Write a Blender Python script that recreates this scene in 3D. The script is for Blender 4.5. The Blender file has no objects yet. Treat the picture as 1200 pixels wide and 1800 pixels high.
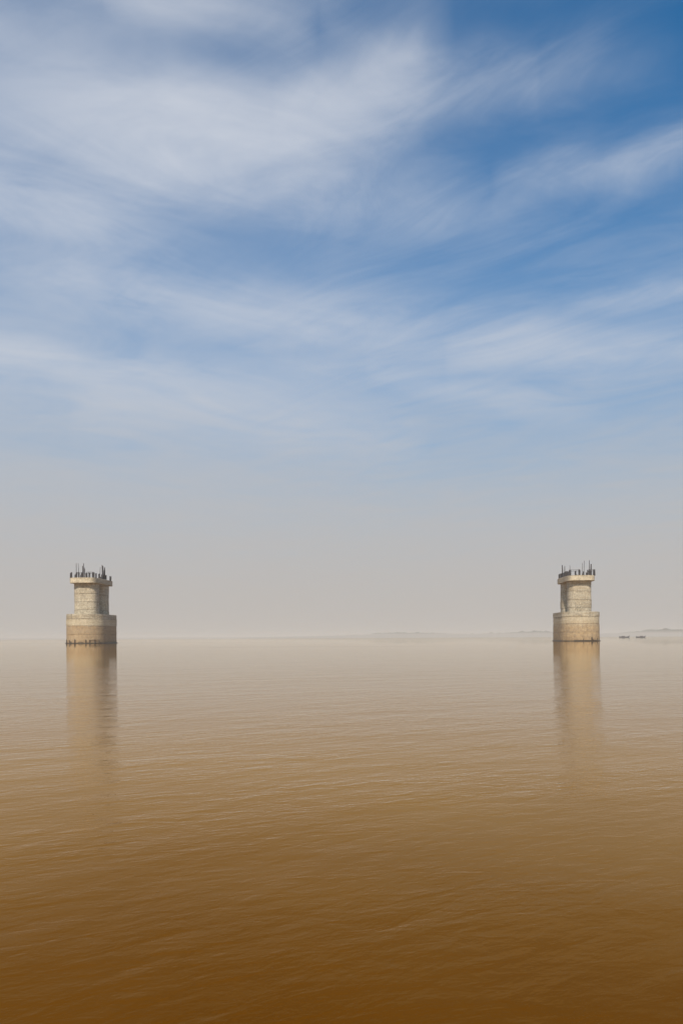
import bpy, bmesh, math, random
from mathutils import Vector, Matrix, noise as mnoise

R = math.radians
scene = bpy.context.scene
col = scene.collection
random.seed(7)

# ------------------------------------------------------------------ camera
F = 1350.0                      # focal length in pixels of the 1200 x 1800 photograph
PITCH = 0.0                     # camera held level, lens shifted up (verticals stay upright)
SHIFT = 221.0 / 1800.0
ROLL = R(0.27)
CAM_Z = 1.55
cd = bpy.data.cameras.new("camera")
cam = bpy.data.objects.new("camera", cd)
col.objects.link(cam)
cd.sensor_fit = 'VERTICAL'
cd.sensor_height = 36.0
cd.sensor_width = 24.0
cd.lens = 36.0 * F / 1800.0
cd.shift_y = SHIFT
cd.clip_start = 0.1
cd.clip_end = 60000.0
fwd = Vector((0, math.cos(PITCH), math.sin(PITCH)))
up0 = Vector((0, -math.sin(PITCH), math.cos(PITCH)))
right0 = Vector((1, 0, 0))
# the camera leans a little, so the water line sinks towards the left
upv = up0 * math.cos(ROLL) + right0 * math.sin(ROLL)
rgt = right0 * math.cos(ROLL) - up0 * math.sin(ROLL)
m = Matrix((rgt, upv, -fwd)).transposed().to_4x4()
m.translation = Vector((0, 0, CAM_Z))
cam.matrix_world = m
scene.camera = cam

# ------------------------------------------------------------------ light
SUN_AZ = R(-170.0)              # compass-like angle from +Y (away) towards +X: behind the camera, to its left
SUN_EL = R(41.0)
sun_dir = Vector((math.sin(SUN_AZ) * math.cos(SUN_EL), math.cos(SUN_AZ) * math.cos(SUN_EL), math.sin(SUN_EL)))
sd = bpy.data.lights.new("sun", 'SUN')
sd.energy = 5.0
sd.angle = R(2.0)
sd.color = (1.0, 0.885, 0.72)
so = bpy.data.objects.new("sun", sd)
col.objects.link(so)
so.rotation_euler = (-sun_dir).to_track_quat('-Z', 'Y').to_euler()
so.location = (-60, -120, 140)

scene.view_settings.view_transform = 'Standard'
scene.view_settings.look = 'None'
scene.view_settings.exposure = 0.0
scene.view_settings.gamma = 1.0
scene.view_settings.use_curve_mapping = False
scene.render.engine = 'CYCLES'
cy = scene.cycles
cy.use_denoising = True
cy.max_bounces = 6
cy.diffuse_bounces = 3
cy.glossy_bounces = 3
cy.volume_bounces = 2
cy.sample_clamp_indirect = 6.0


def px_dir(px, py):
    """world direction of a point of the photograph -> azimuth, elevation in degrees"""
    v = fwd + rgt * ((px - 600) / F) + upv * ((1121 - py) / F)
    v.normalize()
    return math.degrees(math.atan2(v.x, v.y)), math.degrees(math.asin(v.z))


# ------------------------------------------------------------------ node helpers
class NT:
    def __init__(s, tree):
        s.t = tree
        s.n = tree.nodes
        s.l = tree.links

    def node(s, typ, **kw):
        nd = s.n.new(typ)
        for k, v in kw.items():
            setattr(nd, k, v)
        return nd

    def put(s, sock, v):
        if isinstance(v, bpy.types.NodeSocket):
            s.l.new(v, sock)
        elif v is not None:
            if hasattr(sock.default_value, '__len__') and not hasattr(v, '__len__'):
                v = [v] * len(sock.default_value)
            sock.default_value = v

    def math(s, op, a, b=None, c=None, clamp=False):
        nd = s.node('ShaderNodeMath', operation=op)
        nd.use_clamp = clamp
        s.put(nd.inputs[0], a)
        if b is not None:
            s.put(nd.inputs[1], b)
        if c is not None:
            s.put(nd.inputs[2], c)
        return nd.outputs[0]

    def mix(s, f, a, b, mode='MIX'):
        nd = s.node('ShaderNodeMix', data_type='RGBA', blend_type=mode)
        s.put(nd.inputs[0], f)
        s.put(nd.inputs[6], a)
        s.put(nd.inputs[7], b)
        return nd.outputs[2]

    def rng(s, v, a, b, c=0.0, d=1.0, smooth=True):
        nd = s.node('ShaderNodeMapRange')
        nd.interpolation_type = 'SMOOTHSTEP' if smooth else 'LINEAR'
        nd.clamp = True
        for i, x in enumerate((v, a, b, c, d)):
            s.put(nd.inputs[i], x)
        return nd.outputs[0]

    def noise(s, vec, scale, detail=4, rough=0.5, dist=0.0, dim='3D', w=None):
        nd = s.node('ShaderNodeTexNoise', noise_dimensions=dim)
        if vec is not None:
            s.l.new(vec, nd.inputs['Vector'])
        nd.inputs['Scale'].default_value = scale
        nd.inputs['Detail'].default_value = detail
        nd.inputs['Roughness'].default_value = rough
        nd.inputs['Distortion'].default_value = dist
        return nd.outputs[0]

    def comb(s, x, y, z=0.0):
        nd = s.node('ShaderNodeCombineXYZ')
        s.put(nd.inputs[0], x)
        s.put(nd.inputs[1], y)
        s.put(nd.inputs[2], z)
        return nd.outputs[0]

    def sep(s, v):
        nd = s.node('ShaderNodeSeparateXYZ')
        s.l.new(v, nd.inputs[0])
        return nd.outputs

    def mapping(s, vec, loc=(0, 0, 0), rot=(0, 0, 0), scale=(1, 1, 1)):
        if any(rot) and tuple(scale) != (1, 1, 1):      # turn first, stretch afterwards
            vec = s.mapping(vec, loc, rot)
            loc, rot = (0, 0, 0), (0, 0, 0)
        nd = s.node('ShaderNodeMapping')
        s.l.new(vec, nd.inputs[0])
        nd.inputs[1].default_value = loc
        nd.inputs[2].default_value = rot
        nd.inputs[3].default_value = scale
        return nd.outputs[0]

    def curve(s, v, pts):
        nd = s.node('ShaderNodeFloatCurve')
        c = nd.mapping.curves[0]
        nd.mapping.use_clip = False
        while len(c.points) < len(pts):
            c.points.new(0.5, 0.5)
        for p, (x, y) in zip(c.points, pts):
            p.location = (x, y)
            p.handle_type = 'AUTO'
        nd.mapping.extend = 'HORIZONTAL'
        nd.mapping.update()
        s.put(nd.inputs['Value'], v)
        return nd.outputs[0]


# ------------------------------------------------------------------ sky
world = bpy.data.worlds.new("World")
scene.world = world
world.use_nodes = True
w = NT(world.node_tree)
w.n.clear()
SKY_STRENGTH = 0.10
K = 1.0 / SKY_STRENGTH          # converts a wanted radiance into the colour fed to the Background


def rad(r, g, b):               # display value 0-255 -> colour for the Background
    f = lambda c: ((c / 255.0 + 0.055) / 1.055) ** 2.4 if c > 10 else c / 255.0 / 12.92
    return (f(r) * K, f(g) * K, f(b) * K, 1.0)


tc = w.node('ShaderNodeTexCoord')
d = w.sep(tc.outputs['Generated'])
dx, dy, dz = d[0], d[1], d[2]
az = w.math('MULTIPLY', w.math('ARCTAN2', dx, dy), 180 / math.pi)
el = w.math('MULTIPLY', w.math('ARCSINE', dz), 180 / math.pi)

sky = w.node('ShaderNodeTexSky', sky_type='NISHITA')
sky.sun_disc = False
sky.sun_elevation = SUN_EL
sky.sun_rotation = SUN_AZ
sky.altitude = 0
sky.air_density = 1.3
sky.dust_density = 1.6
sky.ozone_density = 3.0
blue = w.mix(1.0, sky.outputs[0], (0.11, 0.75, 1.12, 1), 'MULTIPLY')

# direction projected on a high cloud deck: streaks shrink towards the horizon as real cirrus does
inv = w.math('DIVIDE', 1.0, w.math('ADD', w.math('MAXIMUM', dz, 0.0), 0.12))
deck = w.comb(w.math('MULTIPLY', dx, inv), w.math('MULTIPLY', dy, inv), 0.0)
warp = w.noise(w.mapping(deck, loc=(3.1, 1.7, 0)), 1.3, 3, 0.55)
warp2 = w.noise(w.mapping(deck, loc=(9.1, 4.7, 0)), 4.5, 4, 0.6)
# direction in degrees, wavy
el_w = w.math('ADD', el, w.math('MULTIPLY', w.math('SUBTRACT', warp, 0.5), 2.8))
el_w = w.math('ADD', el_w, w.math('MULTIPLY', w.math('SUBTRACT', warp2, 0.5), 1.5))
azf = w.math('DIVIDE', w.math('ADD', az, 40.0), 80.0, clamp=True)


def stroke(points, width, amps):
    """A long soft band of cirrus: its spine is given through points of the sky in degrees."""
    ptsd = [px_dir(*p) for p in points]
    spine = w.curve(azf, [((a + 40) / 80.0, e / 50.0) for a, e in ptsd])
    amp = w.curve(azf, [(max(0.0, min(1.0, (a + 40) / 80.0)), v) for (a, e), v in zip(ptsd, amps)])
    dd = w.math('SUBTRACT', el_w, w.math('MULTIPLY', spine, 50.0))
    if isinstance(width, tuple):      # (above, below)
        up = w.math('GREATER_THAN', dd, 0.0)
        wd = w.math('ADD', width[1], w.math('MULTIPLY', up, width[0] - width[1]))
    else:
        wd = width
    q = w.math('DIVIDE', dd, wd)
    g = w.math('POWER', 2.718, w.math('MULTIPLY', w.math('MULTIPLY', q, q), -1.0))
    return w.math('MULTIPLY', g, w.math('MAXIMUM', amp, 0.0))


strokes = [
    stroke([(-260, 60), (60, 110), (230, 190), (345, 200), (480, 215), (600, 185), (700, 135), (760, 95), (800, 60)],
           (2.2, 3.0), [0.1, .35, .62, .72, .6, .58, .5, .22, 0]),
    stroke([(-200, 200), (100, 235), (220, 285), (400, 285), (600, 280), (760, 290), (900, 300)],
           (2.6, 2.0), [0.1, .35, .42, .34, .22, .1, 0]),
    stroke([(480, 215), (620, 190), (850, 165), (1000, 125), (1090, 105), (1200, 85)], (2.0, 1.7), [0, .26, .27, .20, .09, 0]),
    stroke([(560, 10), (600, 60), (760, 120), (860, 110), (950, 150)], 1.2, [0, .1, .18, .16, 0]),
    stroke([(860, 320), (960, 298), (1080, 285), (1200, 250), (1400, 210)], (1.2, 1.3), [0, .25, .34, .36, .2]),
    stroke([(-250, 330), (0, 345), (110, 358), (220, 380), (420, 400)], 1.7, [.1, .5, .5, .25, 0]),
    stroke([(300, 350), (450, 345), (700, 372), (900, 385), (1100, 400)], 1.5, [0, .14, .22, .12, 0]),
    stroke([(0, 470), (200, 500), (320, 535), (450, 560), (600, 575), (760, 600), (900, 605), (1040, 600)],
           (2.0, 1.5), [.05, .4, .5, .48, .42, .30, .20, 0]),
    stroke([(780, 640), (900, 620), (1050, 622), (1200, 610), (1350, 590)], 1.5, [0, .42, .5, .36, .2]),
    stroke([(-260, 560), (0, 600), (120, 628), (260, 660), (420, 690)], (0.9, 2.4), [.4, .6, .52, .26, 0]),
    stroke([(980, 545), (1080, 530), (1200, 520), (1360, 505)], 0.9, [0, .24, .34, .2]),
    stroke([(640, 650), (740, 678), (860, 700), (990, 715), (1080, 722)], 0.9, [0, .3, .36, .22, 0]),
    stroke([(180, -40), (350, 0), (460, 35), (560, 70)], 1.4, [0, .3, .22, 0]),
    stroke([(0, 55), (150, 20), (330, -10), (420, -40)], 1.6, [0.1, .12, .22, .1]),
    stroke([(120, 740), (300, 715), (500, 735), (640, 760), (760, 800)], 2.4, [0, .4, .44, .3, 0]),
]
tot = strokes[0]
for s_ in strokes[1:]:
    tot = w.math('ADD', tot, s_)
# fade of the named bands outside the view; thin generic cirrus elsewhere
inview = w.math('MULTIPLY', w.rng(w.math('ABSOLUTE', az), 30, 55, 1, 0), w.rng(el, 46, 58, 1, 0))
tot = w.math('MULTIPLY', tot, inview)
streak = w.noise(w.mapping(deck, rot=(0, 0, R(10)), scale=(0.6, 1.7, 1)), 1.1, 6, 0.55, 0.6)
streak2 = w.noise(w.mapping(deck, loc=(5, 2, 0), rot=(0, 0, R(-24)), scale=(0.65, 1.7, 1)), 2.5, 8, 0.62, 1.4)
wisp = w.noise(w.mapping(deck, loc=(1, 8, 0), rot=(0, 0, R(30)), scale=(0.65, 1.6, 1)), 3.0, 8, 0.62, 1.5)
lr = w.rng(az, -14, 8)                        # combed down to the right on the left, swept up to the right on the right
comb_ = w.math('ADD', w.math('MULTIPLY', w.math('SUBTRACT', streak2, 0.5), w.math('SUBTRACT', 1.9, w.math('MULTIPLY', lr, 1.4))),
               w.math('MULTIPLY', w.math('SUBTRACT', wisp, 0.5), w.math('ADD', 0.5, w.math('MULTIPLY', lr, 1.6))))
tex = w.math('ADD', w.math('MULTIPLY', w.math('SUBTRACT', streak, 0.5), 0.8), comb_)
tot = w.math('MULTIPLY', tot, w.math('MAXIMUM', w.math('ADD', 0.92, w.math('MULTIPLY', tex, 1.0)), 0.12))
generic = w.math('MAXIMUM', w.math('ADD', 0.08, tex), 0.0)
veil = w.rng(az, 17, -22, 0.0, 1.0)           # the left of the sky is milkier
veil = w.math('ADD', w.math('MULTIPLY', veil, 0.24), w.rng(el, 40, 18, 0.0, 0.15))
veil = w.math('MULTIPLY', veil, w.math('ADD', 1.0, w.math('MULTIPLY', tex, 0.6)))
gen_amt = w.math('SUBTRACT', 0.9, w.math('MULTIPLY', inview, 0.84))
cl = w.math('ADD', w.math('ADD', w.math('MULTIPLY', tot, 0.92), w.math('MULTIPLY', generic, gen_amt)), veil)
cl = w.math('SUBTRACT', 1.0, w.math('POWER', 2.718, w.math('MULTIPLY', cl, -1.30)))
CLOUD = rad(213, 217, 225)
skyc = w.mix(cl, blue, CLOUD)

# the air thickens towards the horizon: blue-grey, then grey
h1 = w.rng(w.math('ADD', el, w.math('MULTIPLY', tex, -2.5)), 31.5, 2.0, 0.0, 1.0)
skyc = w.mix(w.math('MULTIPLY', w.math('POWER', h1, 1.15), 0.96), skyc, rad(182, 187, 196))
h2 = w.rng(w.math('ADD', el, w.math('MULTIPLY', tex, -2.0)), 19.0, -3.0, 0.0, 1.0)
skyc = w.mix(h2, skyc, rad(189, 183, 177))
# below the horizon the world keeps the horizon's colour
bg = w.node('ShaderNodeBackground')
w.put(bg.inputs[0], skyc)
bg.inputs[1].default_value = SKY_STRENGTH
wo = w.node('ShaderNodeOutputWorld')
w.l.new(bg.outputs[0], wo.inputs[0])
world.cycles.sampling_method = 'MANUAL'
world.cycles.sample_map_resolution = 512


# ------------------------------------------------------------------ object helpers
def link(name, bm, mat, parent=None, smooth=False, kind=None):
    me = bpy.data.meshes.new(name)
    bmesh.ops.recalc_face_normals(bm, faces=bm.faces)
    bm.to_mesh(me)
    bm.free()
    if mat:
        me.materials.append(mat)
    if smooth:
        for p in me.polygons:
            p.use_smooth = True
        me.set_sharp_from_angle(angle=R(35))
    o = bpy.data.objects.new(name, me)
    col.objects.link(o)
    if parent:
        o.parent = parent
    if kind:
        o['kind'] = kind
    return o


def prism(bm, outline, z0, z1, bevel=0.0, jitter=0.0, seed=0, rows=1):
    """closed prism on an (x, y) outline, edges optionally chamfered and slightly uneven"""
    n = len(outline)
    cx = sum(p[0] for p in outline) / n
    cyy = sum(p[1] for p in outline) / n

    def ring(z, inset):
        out = []
        for i, (x, y) in enumerate(outline):
            a, b = outline[(i - 1) % n], outline[(i + 1) % n]
            t = Vector((b[0] - a[0], b[1] - a[1]))
            nn = Vector((t.y, -t.x)).normalized()
            j = 0
            if jitter:
                j = jitter * mnoise.noise(Vector((x * 0.9 + seed, y * 0.9, z * 0.8 + seed)))
            out.append(bm.verts.new((x - nn.x * (inset + j), y - nn.y * (inset + j), z + j * 0.6)))
        return out
    zs = []
    if bevel:
        zs.append((z0, bevel))
        zs.append((z0 + bevel, 0))
        for k in range(1, rows):
            zs.append((z0 + (z1 - z0) * k / rows, 0))
        zs.append((z1 - bevel, 0))
        zs.append((z1, bevel))
    else:
        zs = [(z0 + (z1 - z0) * k / rows, 0) for k in range(rows + 1)]
    rings = [ring(z, i) for z, i in zs]
    for a, b in zip(rings, rings[1:]):
        for i in range(n):
            bm.faces.new((a[i], a[(i + 1) % n], b[(i + 1) % n], b[i]))
    bm.faces.new(list(reversed(rings[0])))
    bm.faces.new(rings[-1])


def stadium(r, c, n=20, y0=0.0):
    """counter-clockwise oblong, round ends on the y axis"""
    pts = []
    for i in range(n + 1):
        a = math.pi * i / n
        pts.append((r * math.cos(a), y0 + c + r * math.sin(a)))
    m_ = 6
    for i in range(1, m_):
        pts.append((-r, y0 + c - 2 * c * i / m_))
    for i in range(n + 1):
        a = math.pi + math.pi * i / n
        pts.append((r * math.cos(a), y0 - c + r * math.sin(a)))
    for i in range(1, m_):
        pts.append((r, y0 - c + 2 * c * i / m_))
    return pts


def circle(r, x0, y0, n=44):
    return [(x0 + r * math.cos(2 * math.pi * i / n), y0 + r * math.sin(2 * math.pi * i / n)) for i in range(n)]


def superrect(a, b, p, n=56):
    out = []
    for i in range(n):
        t = 2 * math.pi * i / n
        c, s = math.cos(t), math.sin(t)
        k = (abs(c) ** p + abs(s) ** p) ** (-1 / p)
        out.append((a * k * c, b * k * s))
    return out


def bar(bm, p0, p1, r, n=6, r1=None):
    p0, p1 = Vector(p0), Vector(p1)
    ax = (p1 - p0).normalized()
    u = ax.orthogonal().normalized()
    v = ax.cross(u)
    r1 = r if r1 is None else r1
    A = [bm.verts.new(p0 + (u * math.cos(2 * math.pi * i / n) + v * math.sin(2 * math.pi * i / n)) * r) for i in range(n)]
    B = [bm.verts.new(p1 + (u * math.cos(2 * math.pi * i / n) + v * math.sin(2 * math.pi * i / n)) * r1) for i in range(n)]
    for i in range(n):
        bm.faces.new((A[i], A[(i + 1) % n], B[(i + 1) % n], B[i]))
    bm.faces.new(list(reversed(A)))
    bm.faces.new(B)


def box(bm, c, s):
    mm = Matrix.Translation(c) @ Matrix.Diagonal((s[0], s[1], s[2], 1))
    bmesh.ops.create_cube(bm, size=1.0, matrix=mm)


# ------------------------------------------------------------------ materials
def new_mat(name):
    mt = bpy.data.materials.new(name)
    mt.use_nodes = True
    t = NT(mt.node_tree)
    t.n.clear()
    p = t.node('ShaderNodeBsdfPrincipled')
    o = t.node('ShaderNodeOutputMaterial')
    t.l.new(p.outputs[0], o.inputs[0])
    return mt, t, p, o


def concrete_mat(name, tint, seed, river_mark=True, edge=0.8, gold=0.0):
    mt, t, p, o = new_mat(name)
    co = t.node('ShaderNodeTexCoord').outputs['Object']
    co = t.mapping(co, loc=(0, 0, 0))
    z = t.sep(co)[2]
    cs = t.mapping(co, loc=(seed * 7.3, seed * 3.1, 0))
    big = t.noise(cs, 0.22, 5, 0.6)
    mid = t.noise(cs, 0.9, 6, 0.65)
    fine = t.noise(cs, 2.4, 6, 0.75)
    runs = t.noise(t.mapping(cs, scale=(1, 1, 0.10)), 1.5, 5, 0.6)      # stains that ran down
    beds = t.noise(t.mapping(cs, scale=(0.10, 0.10, 1.8)), 1.1, 5, 0.6)  # pour layers
    base = t.mix(t.rng(big, 0.3, 0.7), tuple(c * 0.80 for c in tint[:3]) + (1,), tuple(min(1, c * 1.14) for c in tint[:3]) + (1,))
    base = t.mix(t.rng(beds, 0.44, 0.64, 0, 0.55), base, (0.20, 0.145, 0.08, 1))
    base = t.mix(t.rng(runs, 0.52, 0.72, 0, 0.40), base, (0.13, 0.105, 0.075, 1))
    base = t.mix(t.rng(mid, 0.54, 0.76, 0, 0.50), base, (0.17, 0.14, 0.10, 1))
    base = t.mix(t.rng(mid, 0.44, 0.30, 0, 0.40), base, (0.56, 0.47, 0.34, 1))
    base = t.mix(t.rng(fine, 0.51, 0.66, 0, 0.70), base, (0.12, 0.095, 0.065, 1))
    base = t.mix(t.rng(fine, 0.48, 0.36, 0, 0.60), base, (0.60, 0.51, 0.37, 1))
    # dark seam stains at the pour joints
    for zj in (3.15, 6.05, 8.5, 11.75, 14.5, 17.45):
        wob = t.math('ADD', z, t.math('MULTIPLY', t.math('SUBTRACT', mid, 0.5), 0.5))
        q = t.math('ABSOLUTE', t.math('SUBTRACT', wob, zj - 0.06))
        base = t.mix(t.math('MULTIPLY', t.rng(q, 0.0, 0.22, 1, 0), t.rng(mid, 0.42, 0.62, 0.05, 0.55)), base, (0.10, 0.08, 0.055, 1))
    if river_mark:
        # silt stain of the high river, washed pale just above it
        zz = t.math('ADD', z, t.math('MULTIPLY', t.math('SUBTRACT', runs, 0.5), 1.0 + 2 * edge))
        base = t.mix(t.math('MULTIPLY', t.rng(z, 5.9, 6.2), t.rng(zz, 8.9, 8.0, 0, 0.35)), base, (0.48, 0.39, 0.26, 1))
        silt_or_vignette = t.mix(t.rng(mid, 0.38, 0.66), (0.31 + gold, 0.205 + gold * .8, 0.105 + gold * .4, 1), (0.23, 0.15, 0.08, 1))
        base = t.mix(t.rng(zz, 6.05 + edge, 6.05 - edge, 0, 0.70), base, silt_or_vignette)
        base = t.mix(t.rng(zz, 1.5, 0.2, 0, 0.45), base, (0.16, 0.10, 0.05, 1))
    t.put(p.inputs['Base Color'], base)
    p.inputs['Roughness'].default_value = 0.92
    b = t.node('ShaderNodeBump')
    b.inputs['Strength'].default_value = 0.6
    b.inputs['Distance'].default_value = 0.10
    t.l.new(t.math('ADD', mid, t.math('MULTIPLY', fine, 0.5)), b.inputs['Height'])
    t.l.new(b.outputs[0], p.inputs['Normal'])
    return mt


def plain_mat(name, c, rough=0.8, var=0.35, scale=1.5, metal=0.0):
    mt, t, p, o = new_mat(name)
    co = t.node('ShaderNodeTexCoord').outputs['Object']
    n1 = t.noise(co, scale, 5, 0.6)
    t.put(p.inputs['Base Color'], t.mix(t.rng(n1, 0.3, 0.7), tuple(x * (1 - var) for x in c) + (1,), tuple(x * (1 + var) for x in c) + (1,)))
    p.inputs['Roughness'].default_value = rough
    p.inputs['Metallic'].default_value = metal
    return mt


def water_mat():
    mt, t, p, o = new_mat("silty_water")
    co = t.node('ShaderNodeTexCoord').outputs['Object']
    x, y, z = t.sep(co)[:3]
    # how ruffled the surface is: calm far out and in slicks, livelier near the bank
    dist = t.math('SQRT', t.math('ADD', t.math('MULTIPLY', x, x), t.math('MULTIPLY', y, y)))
    slick = t.noise(t.mapping(co, rot=(0, 0, R(-8)), scale=(0.012, 0.045, 1)), 1.0, 4, 0.55)
    slick2 = t.noise(t.mapping(co, loc=(4, 9, 0), rot=(0, 0, R(-20)), scale=(0.20, 0.55, 1)), 1.0, 4, 0.6)
    near = t.rng(dist, 70, 3.5, 0.0, 1.0)
    near = t.math('POWER', near, 1.0)
    # wave trains, crests running away to the right
    A = t.mapping(co, rot=(0, 0, R(-29)), scale=(0.5, 1.1, 1))
    B = t.mapping(co, loc=(11, 3, 0), rot=(0, 0, R(-18)), scale=(0.52, 1.1, 1))
    C = t.mapping(co, loc=(5, 17, 0), rot=(0, 0, R(-44)), scale=(0.52, 1.1, 1))
    w1 = t.noise(A, 5.0, 3, 0.5, 0.5)
    w2 = t.noise(B, 11.0, 3, 0.5, 0.6)
    w3 = t.noise(C, 1.3, 2, 0.5, 0.3)
    w4 = t.noise(C, 24.0, 2, 0.6)
    near2 = t.rng(dist, 30, 3.0, 0.0, 1.0)
    hf = t.math('ADD', t.math('MULTIPLY', w1, 0.019), t.math('MULTIPLY', w2, 0.0095))
    hf = t.math('ADD', hf, t.math('MULTIPLY', w4, 0.0032))
    amp = t.math('MULTIPLY', t.math('ADD', t.rng(dist, 90, 25, 0.05, 0.32), t.math('MULTIPLY', near, 0.45)), t.rng(slick, 0.3, 0.7, 0.55, 1.2))
    amp = t.math('MULTIPLY', amp, t.rng(slick2, 0.35, 0.65, 0.6, 1.35))
    h3 = t.math('MULTIPLY', t.math('MULTIPLY', w3, 0.028), t.math('ADD', t.rng(dist, 90, 22, 0.02, 0.42), t.math('MULTIPLY', near2, 0.42)))
    h = hf
    # the edge of a current: a thin ruffled line on calm water, another beyond it
    wob = t.noise(t.mapping(co, scale=(0.02, 0.0, 1)), 1.0, 4, 0.6)
    l1 = t.math('ABSOLUTE', t.math('SUBTRACT', y, t.math('ADD', 121.0, t.math('MULTIPLY', wob, 26.0))))
    l1 = t.math('MULTIPLY', t.rng(l1, 0.5, 3.2, 1, 0), t.math('MULTIPLY', t.rng(x, -30, -18), t.rng(x, 30, 0)))
    l2 = t.math('ABSOLUTE', t.math('SUBTRACT', y, t.math('ADD', 262.0, t.math('MULTIPLY', wob, 40.0))))
    l2 = t.math('MULTIPLY', t.rng(l2, 2, 12, 1, 0), t.rng(slick, 0.35, 0.6, 0.2, 0.7))
    amp = t.math('ADD', amp, t.math('ADD', t.math('MULTIPLY', l1, 1.0), t.math('MULTIPLY', l2, 0.8)))
    b = t.node('ShaderNodeBump')
    b.inputs['Distance'].default_value = 1.0
    b.inputs['Strength'].default_value = 1.0
    t.l.new(t.math('ADD', t.math('MULTIPLY', h, amp), h3), b.inputs['Height'])
    t.l.new(b.outputs[0], p.inputs['Normal'])
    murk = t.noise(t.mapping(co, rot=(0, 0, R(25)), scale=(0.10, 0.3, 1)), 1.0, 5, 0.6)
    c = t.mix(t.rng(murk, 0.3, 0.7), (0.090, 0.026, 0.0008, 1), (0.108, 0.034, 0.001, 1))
    # vignette put into the water's colour: darker near the camera, brighter farther out
    silt_or_vignette = t.noise(t.mapping(co, scale=(0.2, 0.2, 1)), 1.0, 3, 0.5)
    sd_ = t.math('ADD', dist, t.math('MULTIPLY', t.math('SUBTRACT', silt_or_vignette, 0.5), 5.0))
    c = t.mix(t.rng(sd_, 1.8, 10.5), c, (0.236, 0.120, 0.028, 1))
    t.n.remove(p)
    nrm = b.outputs[0]
    fr = t.node('ShaderNodeFresnel')
    fr.inputs['IOR'].default_value = 1.33
    t.l.new(nrm, fr.inputs['Normal'])
    df = t.node('ShaderNodeBsdfDiffuse')
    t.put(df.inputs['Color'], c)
    t.l.new(nrm, df.inputs['Normal'])
    gl = t.node('ShaderNodeBsdfGlossy')
    t.put(gl.inputs['Roughness'], t.rng(dist, 5, 120, 0.04, 0.022))   # calmer, glassier water out by the piers
    t.l.new(nrm, gl.inputs['Normal'])
    # reflections tinted warm by colour where seen steeply, near white at grazing view
    t.put(gl.inputs['Color'], t.mix(t.rng(fr.outputs[0], 0.06, 0.60, smooth=False), (0.95, 0.52, 0.08, 1), (1.0, 0.965, 0.90, 1)))
    mx = t.node('ShaderNodeMixShader')
    t.put(mx.inputs[0], fr.outputs[0])
    t.l.new(df.outputs[0], mx.inputs[1])
    t.l.new(gl.outputs[0], mx.inputs[2])
    t.l.new(mx.outputs[0], o.inputs[0])
    return mt


M_cap = concrete_mat("pale_concrete", (0.42, 0.36, 0.27), 1.0, False)
M_pier = concrete_mat("weathered_concrete", (0.36, 0.315, 0.245), 2.0, True, 0.3)
M_pier2 = concrete_mat("weathered_concrete_two", (0.36, 0.315, 0.245), 5.0, True, 2.0, 0.05)
M_core = plain_mat("joint_concrete", (0.10, 0.08, 0.055), 0.95)
M_rust = plain_mat("dark_rusted_steel", (0.035, 0.030, 0.035), 0.7, 0.4, 3.0)
M_wet = plain_mat("wet_dark_steel", (0.035, 0.024, 0.016), 0.5, 0.4, 3.0)
M_hull = plain_mat("dark_boat_timber", (0.020, 0.021, 0.03), 0.7)
M_canopy = plain_mat("boat_canopy", (0.035, 0.035, 0.05), 0.8)
M_hills = plain_mat("wooded_shore", (0.030, 0.036, 0.030), 1.0, 0.4, 0.01)
M_water = water_mat()

# ------------------------------------------------------------------ water
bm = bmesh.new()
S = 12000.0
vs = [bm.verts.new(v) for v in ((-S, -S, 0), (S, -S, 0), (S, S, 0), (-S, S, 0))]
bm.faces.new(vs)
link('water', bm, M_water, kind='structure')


# ------------------------------------------------------------------ far shore
def shore(name, y0, prof, seed, depth=700.0, step=14.0):
    """low wooded land: prof gives (x, height) along the bank, the crown line is uneven"""
    bm = bmesh.new()
    x0, x1 = prof[0][0], prof[-1][0]
    n = int((x1 - x0) / step)
    rows = 7
    grid = []
    for j in range(rows):
        f = j / (rows - 1)
        line = []
        for i in range(n + 1):
            x = x0 + (x1 - x0) * i / n
            h = 0.0
            for (a, ha), (b, hb) in zip(prof, prof[1:]):
                if a <= x <= b:
                    h = ha + (hb - ha) * (x - a) / (b - a)
                    break
            env = math.sin(math.pi * min(1, f * 1.0)) ** 0.6 if 0 < f < 1 else 0
            v = Vector((x * 0.004 + seed, f * 3, 0))
            bump = 1 + 0.22 * mnoise.noise(v) + 0.35 * mnoise.noise(v * 4) + 0.30 * mnoise.noise(v * 11)
            z = -1.0 if j in (0, rows - 1) else h * env * max(0.25, bump)
            line.append(bm.verts.new((x, y0 + depth * f + 60 * mnoise.noise(Vector((x * 0.002, seed, f))), z)))
        grid.append(line)
    for a, b in zip(grid, grid[1:]):
        for i in range(n):
            bm.faces.new((a[i], a[i + 1], b[i + 1], b[i]))
    return link(name, bm, M_hills, kind='structure')


def X(px, Y):
    return (px - 600) / F * Y


Y1 = 7500.0
prof = [(X(a, Y1), h * 5.2) for a, h in ((420, 1.0), (480, 2.5), (560, 4), (640, 5.5), (668, 9), (700, 10.5), (740, 10), (780, 8.5),
        (820, 6.5), (850, 6), (880, 8.5), (900, 7.5), (925, 10.5), (960, 12), (1010, 9), (1060, 7), (1100, 6), (1140, 9),
        (1170, 12), (1210, 12), (1300, 9), (1500, 7), (1800, 8))]
shore('far_shore', Y1, prof, 3.3)
Y2 = 9000.0
prof = [(X(a, Y2), h * 6.6) for a, h in ((-700, 4), (-300, 3), (0, 2.2), (200, 2.0), (400, 2.2), (600, 2.0))]
shore('distant_shore', Y2, prof, 8.1, step=30)


# ------------------------------------------------------------------ bridge piers
def tag(o, label, cat, group=None):
    o['label'] = label
    o['category'] = cat
    if group:
        o['group'] = group


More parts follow.
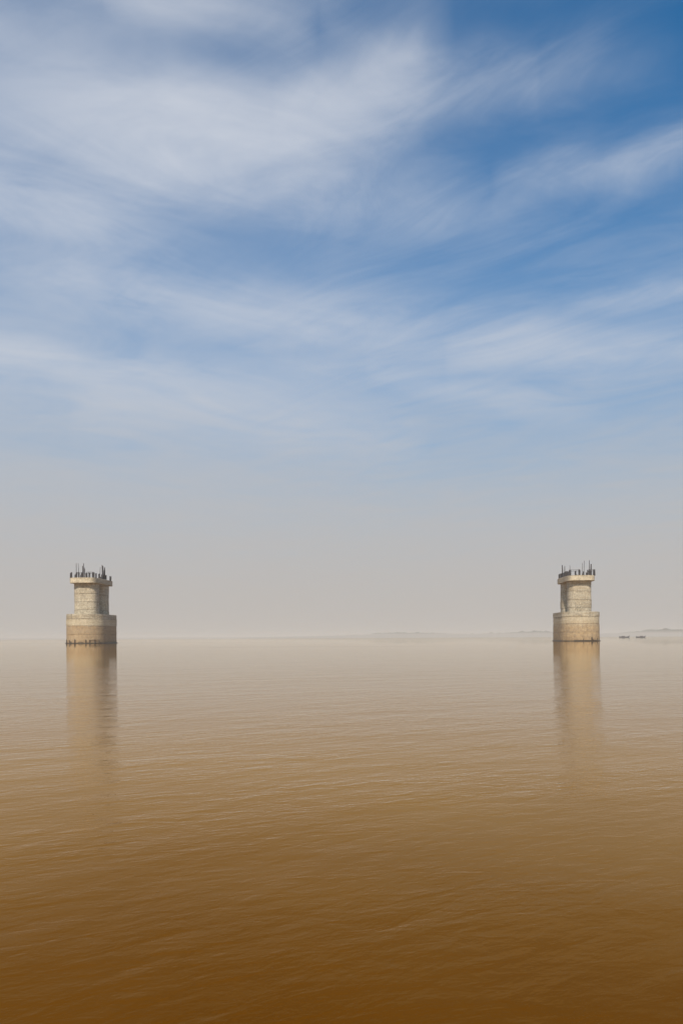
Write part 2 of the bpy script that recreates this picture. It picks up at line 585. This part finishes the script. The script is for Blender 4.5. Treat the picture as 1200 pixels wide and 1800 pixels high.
Z_BASE = 10.2
Z_COL = 21.0
Z_CAP = 22.8


def shaft_outline(off, y0):
    return [(x, y + y0) for x, y in superrect(4.05 + off, 3.25 + off, 2.9, 48)]


def lifts(parent, outline_fn, zs, mat, seed):
    for k, (a, b) in enumerate(zip(zs, zs[1:])):
        bm = bmesh.new()
        g = 0.028
        off = 0.05 * math.sin(seed * 3.7 + k * 2.1)
        prism(bm, outline_fn(off), a + (g if k else 0), b - g, bevel=0.04, jitter=0.07, seed=seed + k * 5, rows=4)
        link('concrete_lift', bm, mat, parent, smooth=True)


def rebar_bundle(parent, x, y, h, wdt, n, seed, lean=0.04):
    """a clump of upright starter bars tied with hoops"""
    rr = random.Random(seed)
    bm = bmesh.new()
    for i in range(n):
        a = 2 * math.pi * i / n + rr.uniform(-.3, .3)
        q = wdt / 2 * rr.uniform(0.6, 1.0)
        px, py = x + q * math.cos(a), y + q * math.sin(a)
        hh = h * rr.uniform(0.82, 1.05)
        l1, l2 = rr.uniform(-lean, lean), rr.uniform(-lean, lean)
        bar(bm, (px, py, Z_CAP - 0.1), (px + l1 * hh, py + l2 * hh, Z_CAP + hh), 0.085, 5)
    for zz in (0.3, 0.62, 0.9):
        m_ = 10
        pts = [(x + wdt / 2 * math.cos(2 * math.pi * i / m_), y + wdt / 2 * math.sin(2 * math.pi * i / m_), Z_CAP + h * zz) for i in range(m_)]
        for i in range(m_):
            bar(bm, pts[i], pts[(i + 1) % m_], 0.03, 4)
    return link('rebar_bundle', bm, M_rust, parent)


def tall_rod(parent, x, y, h, r, seed, split=False):
    rr = random.Random(seed)
    bm = bmesh.new()
    k = 1 if not split else 3
    for i in range(k):
        ox, oy = (rr.uniform(-.22, .22), rr.uniform(-.22, .22)) if k > 1 else (0, 0)
        hh = h * (1 if i == 0 else rr.uniform(.75, .95))
        bend = rr.uniform(-.15, .15)
        bar(bm, (x + ox, y + oy, Z_CAP - .1), (x + ox + bend * .4, y + oy, Z_CAP + hh * .6), r * 1.5, 6)
        bar(bm, (x + ox + bend * .4, y + oy, Z_CAP + hh * .6), (x + ox + bend, y + oy, Z_CAP + hh), r * 1.5, 6, r * 1.2)
    return link('steel_rod', bm, M_rust, parent)


def pier(loc, yaw, mat, seed, label, bundles, rods, hoops, posts, rails):
    root = bpy.data.objects.new('bridge_pier', None)
    col.objects.link(root)
    root.location = loc
    root.rotation_euler = (0, 0, yaw)
    tag(root, label, 'bridge pier', 'unfinished concrete bridge piers standing in the river')
    # lower caisson
    bm = bmesh.new()
    prism(bm, stadium(6.42, 5.5), -3.0, Z_BASE - 0.2)
    cs = link('caisson', bm, M_core, root)
    lifts(cs, lambda off: stadium(6.62 + off, 5.5), [-3.0, 3.15, 6.05, 8.5, Z_BASE], mat, seed)
    # two round shafts
    for k, yy in enumerate((-4.8, 4.8)):
        bm = bmesh.new()
        prism(bm, shaft_outline(-0.17, yy), Z_BASE - 0.3, Z_COL + 0.2)
        sh = link('shaft', bm, M_core, root)
        lifts(sh, lambda off, yy=yy: shaft_outline(off, yy), [Z_BASE - 0.02, 11.75, 14.5, 17.45, Z_COL], mat, seed + 10 * k + 20)
    # cap slab on the shafts
    bm = bmesh.new()
    prism(bm, superrect(4.75, 10.0, 7.0), Z_COL - 0.02, Z_CAP, bevel=0.08, jitter=0.10, seed=seed, rows=4)
    link('pier_cap', bm, M_cap, root, smooth=True)
    for i, (x, y, h, wd, n) in enumerate(bundles):
        rebar_bundle(root, x, y, h, wd, n, seed * 100 + i)
    for i, (x, y, h, r, sp) in enumerate(rods):
        tall_rod(root, x, y, h, r, seed * 50 + i, sp)
    for pts in hoops:
        bm = bmesh.new()
        for a, b in zip(pts, pts[1:]):
            for dz in (0, -0.45):
                bar(bm, (a[0], a[1], Z_CAP + a[2] + dz), (b[0], b[1], Z_CAP + b[2] + dz), 0.06, 5)
        link('tie_bar', bm, M_rust, root)
    # rusted steel curb at the water line with stub posts
    bm = bmesh.new()
    prism(bm, stadium(6.95, 5.5), -0.6, 0.22, bevel=0.05, jitter=0.06, seed=seed)
    link('steel_curb', bm, M_wet, root)
    for (ang, h, r, lean) in posts:
        a = R(ang)
        x, y = 6.80 * math.sin(a), -5.5 - 6.80 * math.cos(a)
        bm = bmesh.new()
        bar(bm, (x, y, 0.1), (x + lean, y, h), r, 8, r * .85)
        link('stub_post', bm, M_wet, root)
    for (a0, a1, zz) in rails:
        bm = bmesh.new()
        st = 6
        P = []
        for i in range(st + 1):
            a = R(a0 + (a1 - a0) * i / st)
            P.append((6.84 * math.sin(a), -5.5 - 6.84 * math.cos(a), zz))
        for q0, q1 in zip(P, P[1:]):
            bar(bm, q0, q1, 0.07, 6)
        link('rail', bm, M_wet, root)
    return root


YF, XR = -8.9, 4.1
Lb = [(-3.9, YF, 1.9, .75, 7), (-2.0, YF, 1.9, .55, 7), (-1.2, YF, 2.0, .5, 6), (-.1, YF, 1.9, .7, 8), (1.5, YF, 1.7, .6, 7),
      (2.4, YF + .3, 1.8, .6, 7), (3.9, YF, 1.9, .75, 8), (4.0, -6.6, 1.7, .5, 6), (4.0, -3.6, 1.8, .55, 6), (4.0, -0.8, 1.9, .6, 8),
      (4.0, 1.0, 2.0, .6, 8), (4.0, 3.0, 1.8, .6, 7), (4.0, 7.6, 1.9, .7, 8), (-4.0, -5, 1.6, .5, 6), (-4.0, 0, 1.8, .6, 6),
      (-4.0, 5.5, 1.8, .6, 6), (0, 8.6, 1.8, .6, 6), (-2.5, 8.6, 1.7, .6, 6)]
Lr = [(-2.1, YF, 5.0, .07, False), (-1.3, YF, 5.0, .06, False), (.1, YF + .5, 5.0, .10, True), (.5, YF + .5, 3.6, .08, True),
      (3.9, -2.6, 4.3, .05, False), (4.0, -.1, 5.2, .13, True), (4.0, 1.5, 4.6, .08, True)]
Lh = [[(1.2, YF, 1.9), (2.6, YF, 2.0), (4.1, YF, 1.9)], [(-2.2, YF, 1.8), (-1.0, YF, 1.9)],
      [(4.0, -1.0, 1.8), (4.0, 3.2, 1.7)]]
Lp = [(-52, 1.3, .16, 0), (-30, 1.2, .13, -.35), (-12, 1.4, .20, 0), (20, 1.3, .18, 0), (29, 1.1, .12, .3), (46, 1.3, .14, 0), (60, 1.0, .12, 0)]
Ll = [(-2, 12, .45), (28, 66, 1.15), (-34, -24, .55)]
Rb = [(-4.0, 7.4, 1.9, .6, 8), (-4.0, 4.8, 1.9, .6, 8), (-4.0, 2.3, 2.0, .7, 8), (-4.0, -.6, 1.8, .6, 8), (-4.0, -3.2, 2.0, .7, 9),
      (-4.0, -5.4, 1.8, .6, 8), (-3.9, YF + .6, 2.0, .8, 9), (-2.2, YF, 1.7, .55, 7), (-.9, YF, 2.1, .65, 9), (.6, YF, 1.4, .5, 6),
      (2.2, YF, 2.0, .75, 9), (3.0, YF, 1.9, .7, 8), (4.5 - .35, YF, 2.1, .75, 9), (4.0, -4, 1.8, .6, 7), (4.0, 0, 1.8, .6, 7),
      (4.0, 5, 1.8, .6, 7), (0, 8.6, 1.8, .6, 6), (2.5, 8.6, 1.7, .6, 6)]
Rr = [(-4.0, 2.3, 4.6, .14, False), (-4.0, -.9, 4.0, .09, False), (-3.3, -6, 3.8, .05, False), (.7, YF, 5.1, .05, False),
      (.2, YF + .5, 4.4, .045, False), (2.5, YF, 5.2, .08, False), (3.1, YF, 3.9, .15, False)]
Rh = [[(-3.9, YF + .6, 2.0), (-.9, YF, 2.0)], [(2.2, YF, 2.0), (4.15, YF, 2.0)], [(-4.0, 2.3, 1.5), (-4.0, -3.2, 1.6)]]
Rp = [(-5, .9, .12, .25), (22, 1.5, .2, 0), (25, .8, .16, 0), (45, 1.0, .10, 0)]
Rl = [(-30, 40, .30)]
PY = 275.5
pier((-89.3, PY, 0), R(-3.0), M_pier, 1, 'left bridge pier with grey shaded right flank and thin tall rods on its cap', Lb, Lr, Lh, Lp, Ll)
pier((83.9, PY, 0), R(-3.0), M_pier2, 2, 'right bridge pier with sunlit front, nearer the two distant boats', Rb, Rr, Rh, Rp, Rl)


# ------------------------------------------------------------------ boats
def boat(loc, rot, L, label, bow, cabin_x):
    root = bpy.data.objects.new('river_boat', None)
    col.objects.link(root)
    root.location = loc
    root.rotation_euler = (0, 0, rot)
    tag(root, label, 'boat', 'long low boats near the far shore')
    bm = bmesh.new()
    n = 18
    rings = []
    for i in range(n + 1):
        f = i / n
        x = (f - .5) * L
        wd = 1.25 * (math.sin(math.pi * min(1, max(0, f))) ** .45 if 0 < f < 1 else 0.04)
        sheer = 1.35 + bow * max(0, (f - .72) / .28) ** 2 + .55 * max(0, (.18 - f) / .18) ** 2
        keel = -.4 + (sheer) * .8 * (max(0, (f - .85) / .15) ** 2)
        rings.append([bm.verts.new(v) for v in ((x, -wd, sheer), (x, -wd * .75, keel + .25), (x, 0, keel), (x, wd * .75, keel + .25), (x, wd, sheer))])
    for a, b in zip(rings, rings[1:]):
        for i in range(5):
            bm.faces.new((a[i], a[(i + 1) % 5], b[(i + 1) % 5], b[i]))
    bm.faces.new(rings[0])
    bm.faces.new(list(reversed(rings[-1])))
    link('hull', bm, M_hull, root)
    bm = bmesh.new()
    m_ = 8
    pa, pb = [], []
    for i in range(m_ + 1):
        a = math.pi * i / m_
        pa.append(bm.verts.new((cabin_x - L * .14, -1.0 * math.cos(a), 1.25 + 1.0 * math.sin(a))))
        pb.append(bm.verts.new((cabin_x + L * .14, -1.0 * math.cos(a), 1.25 + 1.0 * math.sin(a))))
    for i in range(m_):
        bm.faces.new((pa[i], pa[i + 1], pb[i + 1], pb[i]))
    bm.faces.new(pa)
    bm.faces.new(list(reversed(pb)))
    link('canopy', bm, M_canopy, root)
    bm = bmesh.new()
    bar(bm, (L * .46, 0, 1.5), (L * .50, 0, 1.6 + bow + .5), .12, 6)
    link('bow_post', bm, M_hull, root)
    return root


boat((423, 1150, 0), R(6), 16.5, 'slightly longer dark boat nearer the right bridge pier', 1.3, -2.0)
boat((456, 1172, 0), R(-5), 14.5, 'slightly shorter dark boat farther right from the bridge pier', 1.0, 1.0)

# ------------------------------------------------------------------ haze
bm = bmesh.new()
zt = 32.0
box(bm, (0, 0, (zt - 1.5) / 2), (27000, 27000, zt + 1.5))
hm = bpy.data.materials.new("haze_air")
hm.use_nodes = True
ht = NT(hm.node_tree)
ht.n.clear()
pv = ht.node('ShaderNodeVolumePrincipled')
pv.inputs['Color'].default_value = (0.70, 0.69, 0.68, 1)
pv.inputs['Density'].default_value = 2.6e-4
pv.inputs['Anisotropy'].default_value = -0.1
oo = ht.node('ShaderNodeOutputMaterial')
ht.l.new(pv.outputs[0], oo.inputs['Volume'])
hz = link('haze', bm, hm, kind='stuff')
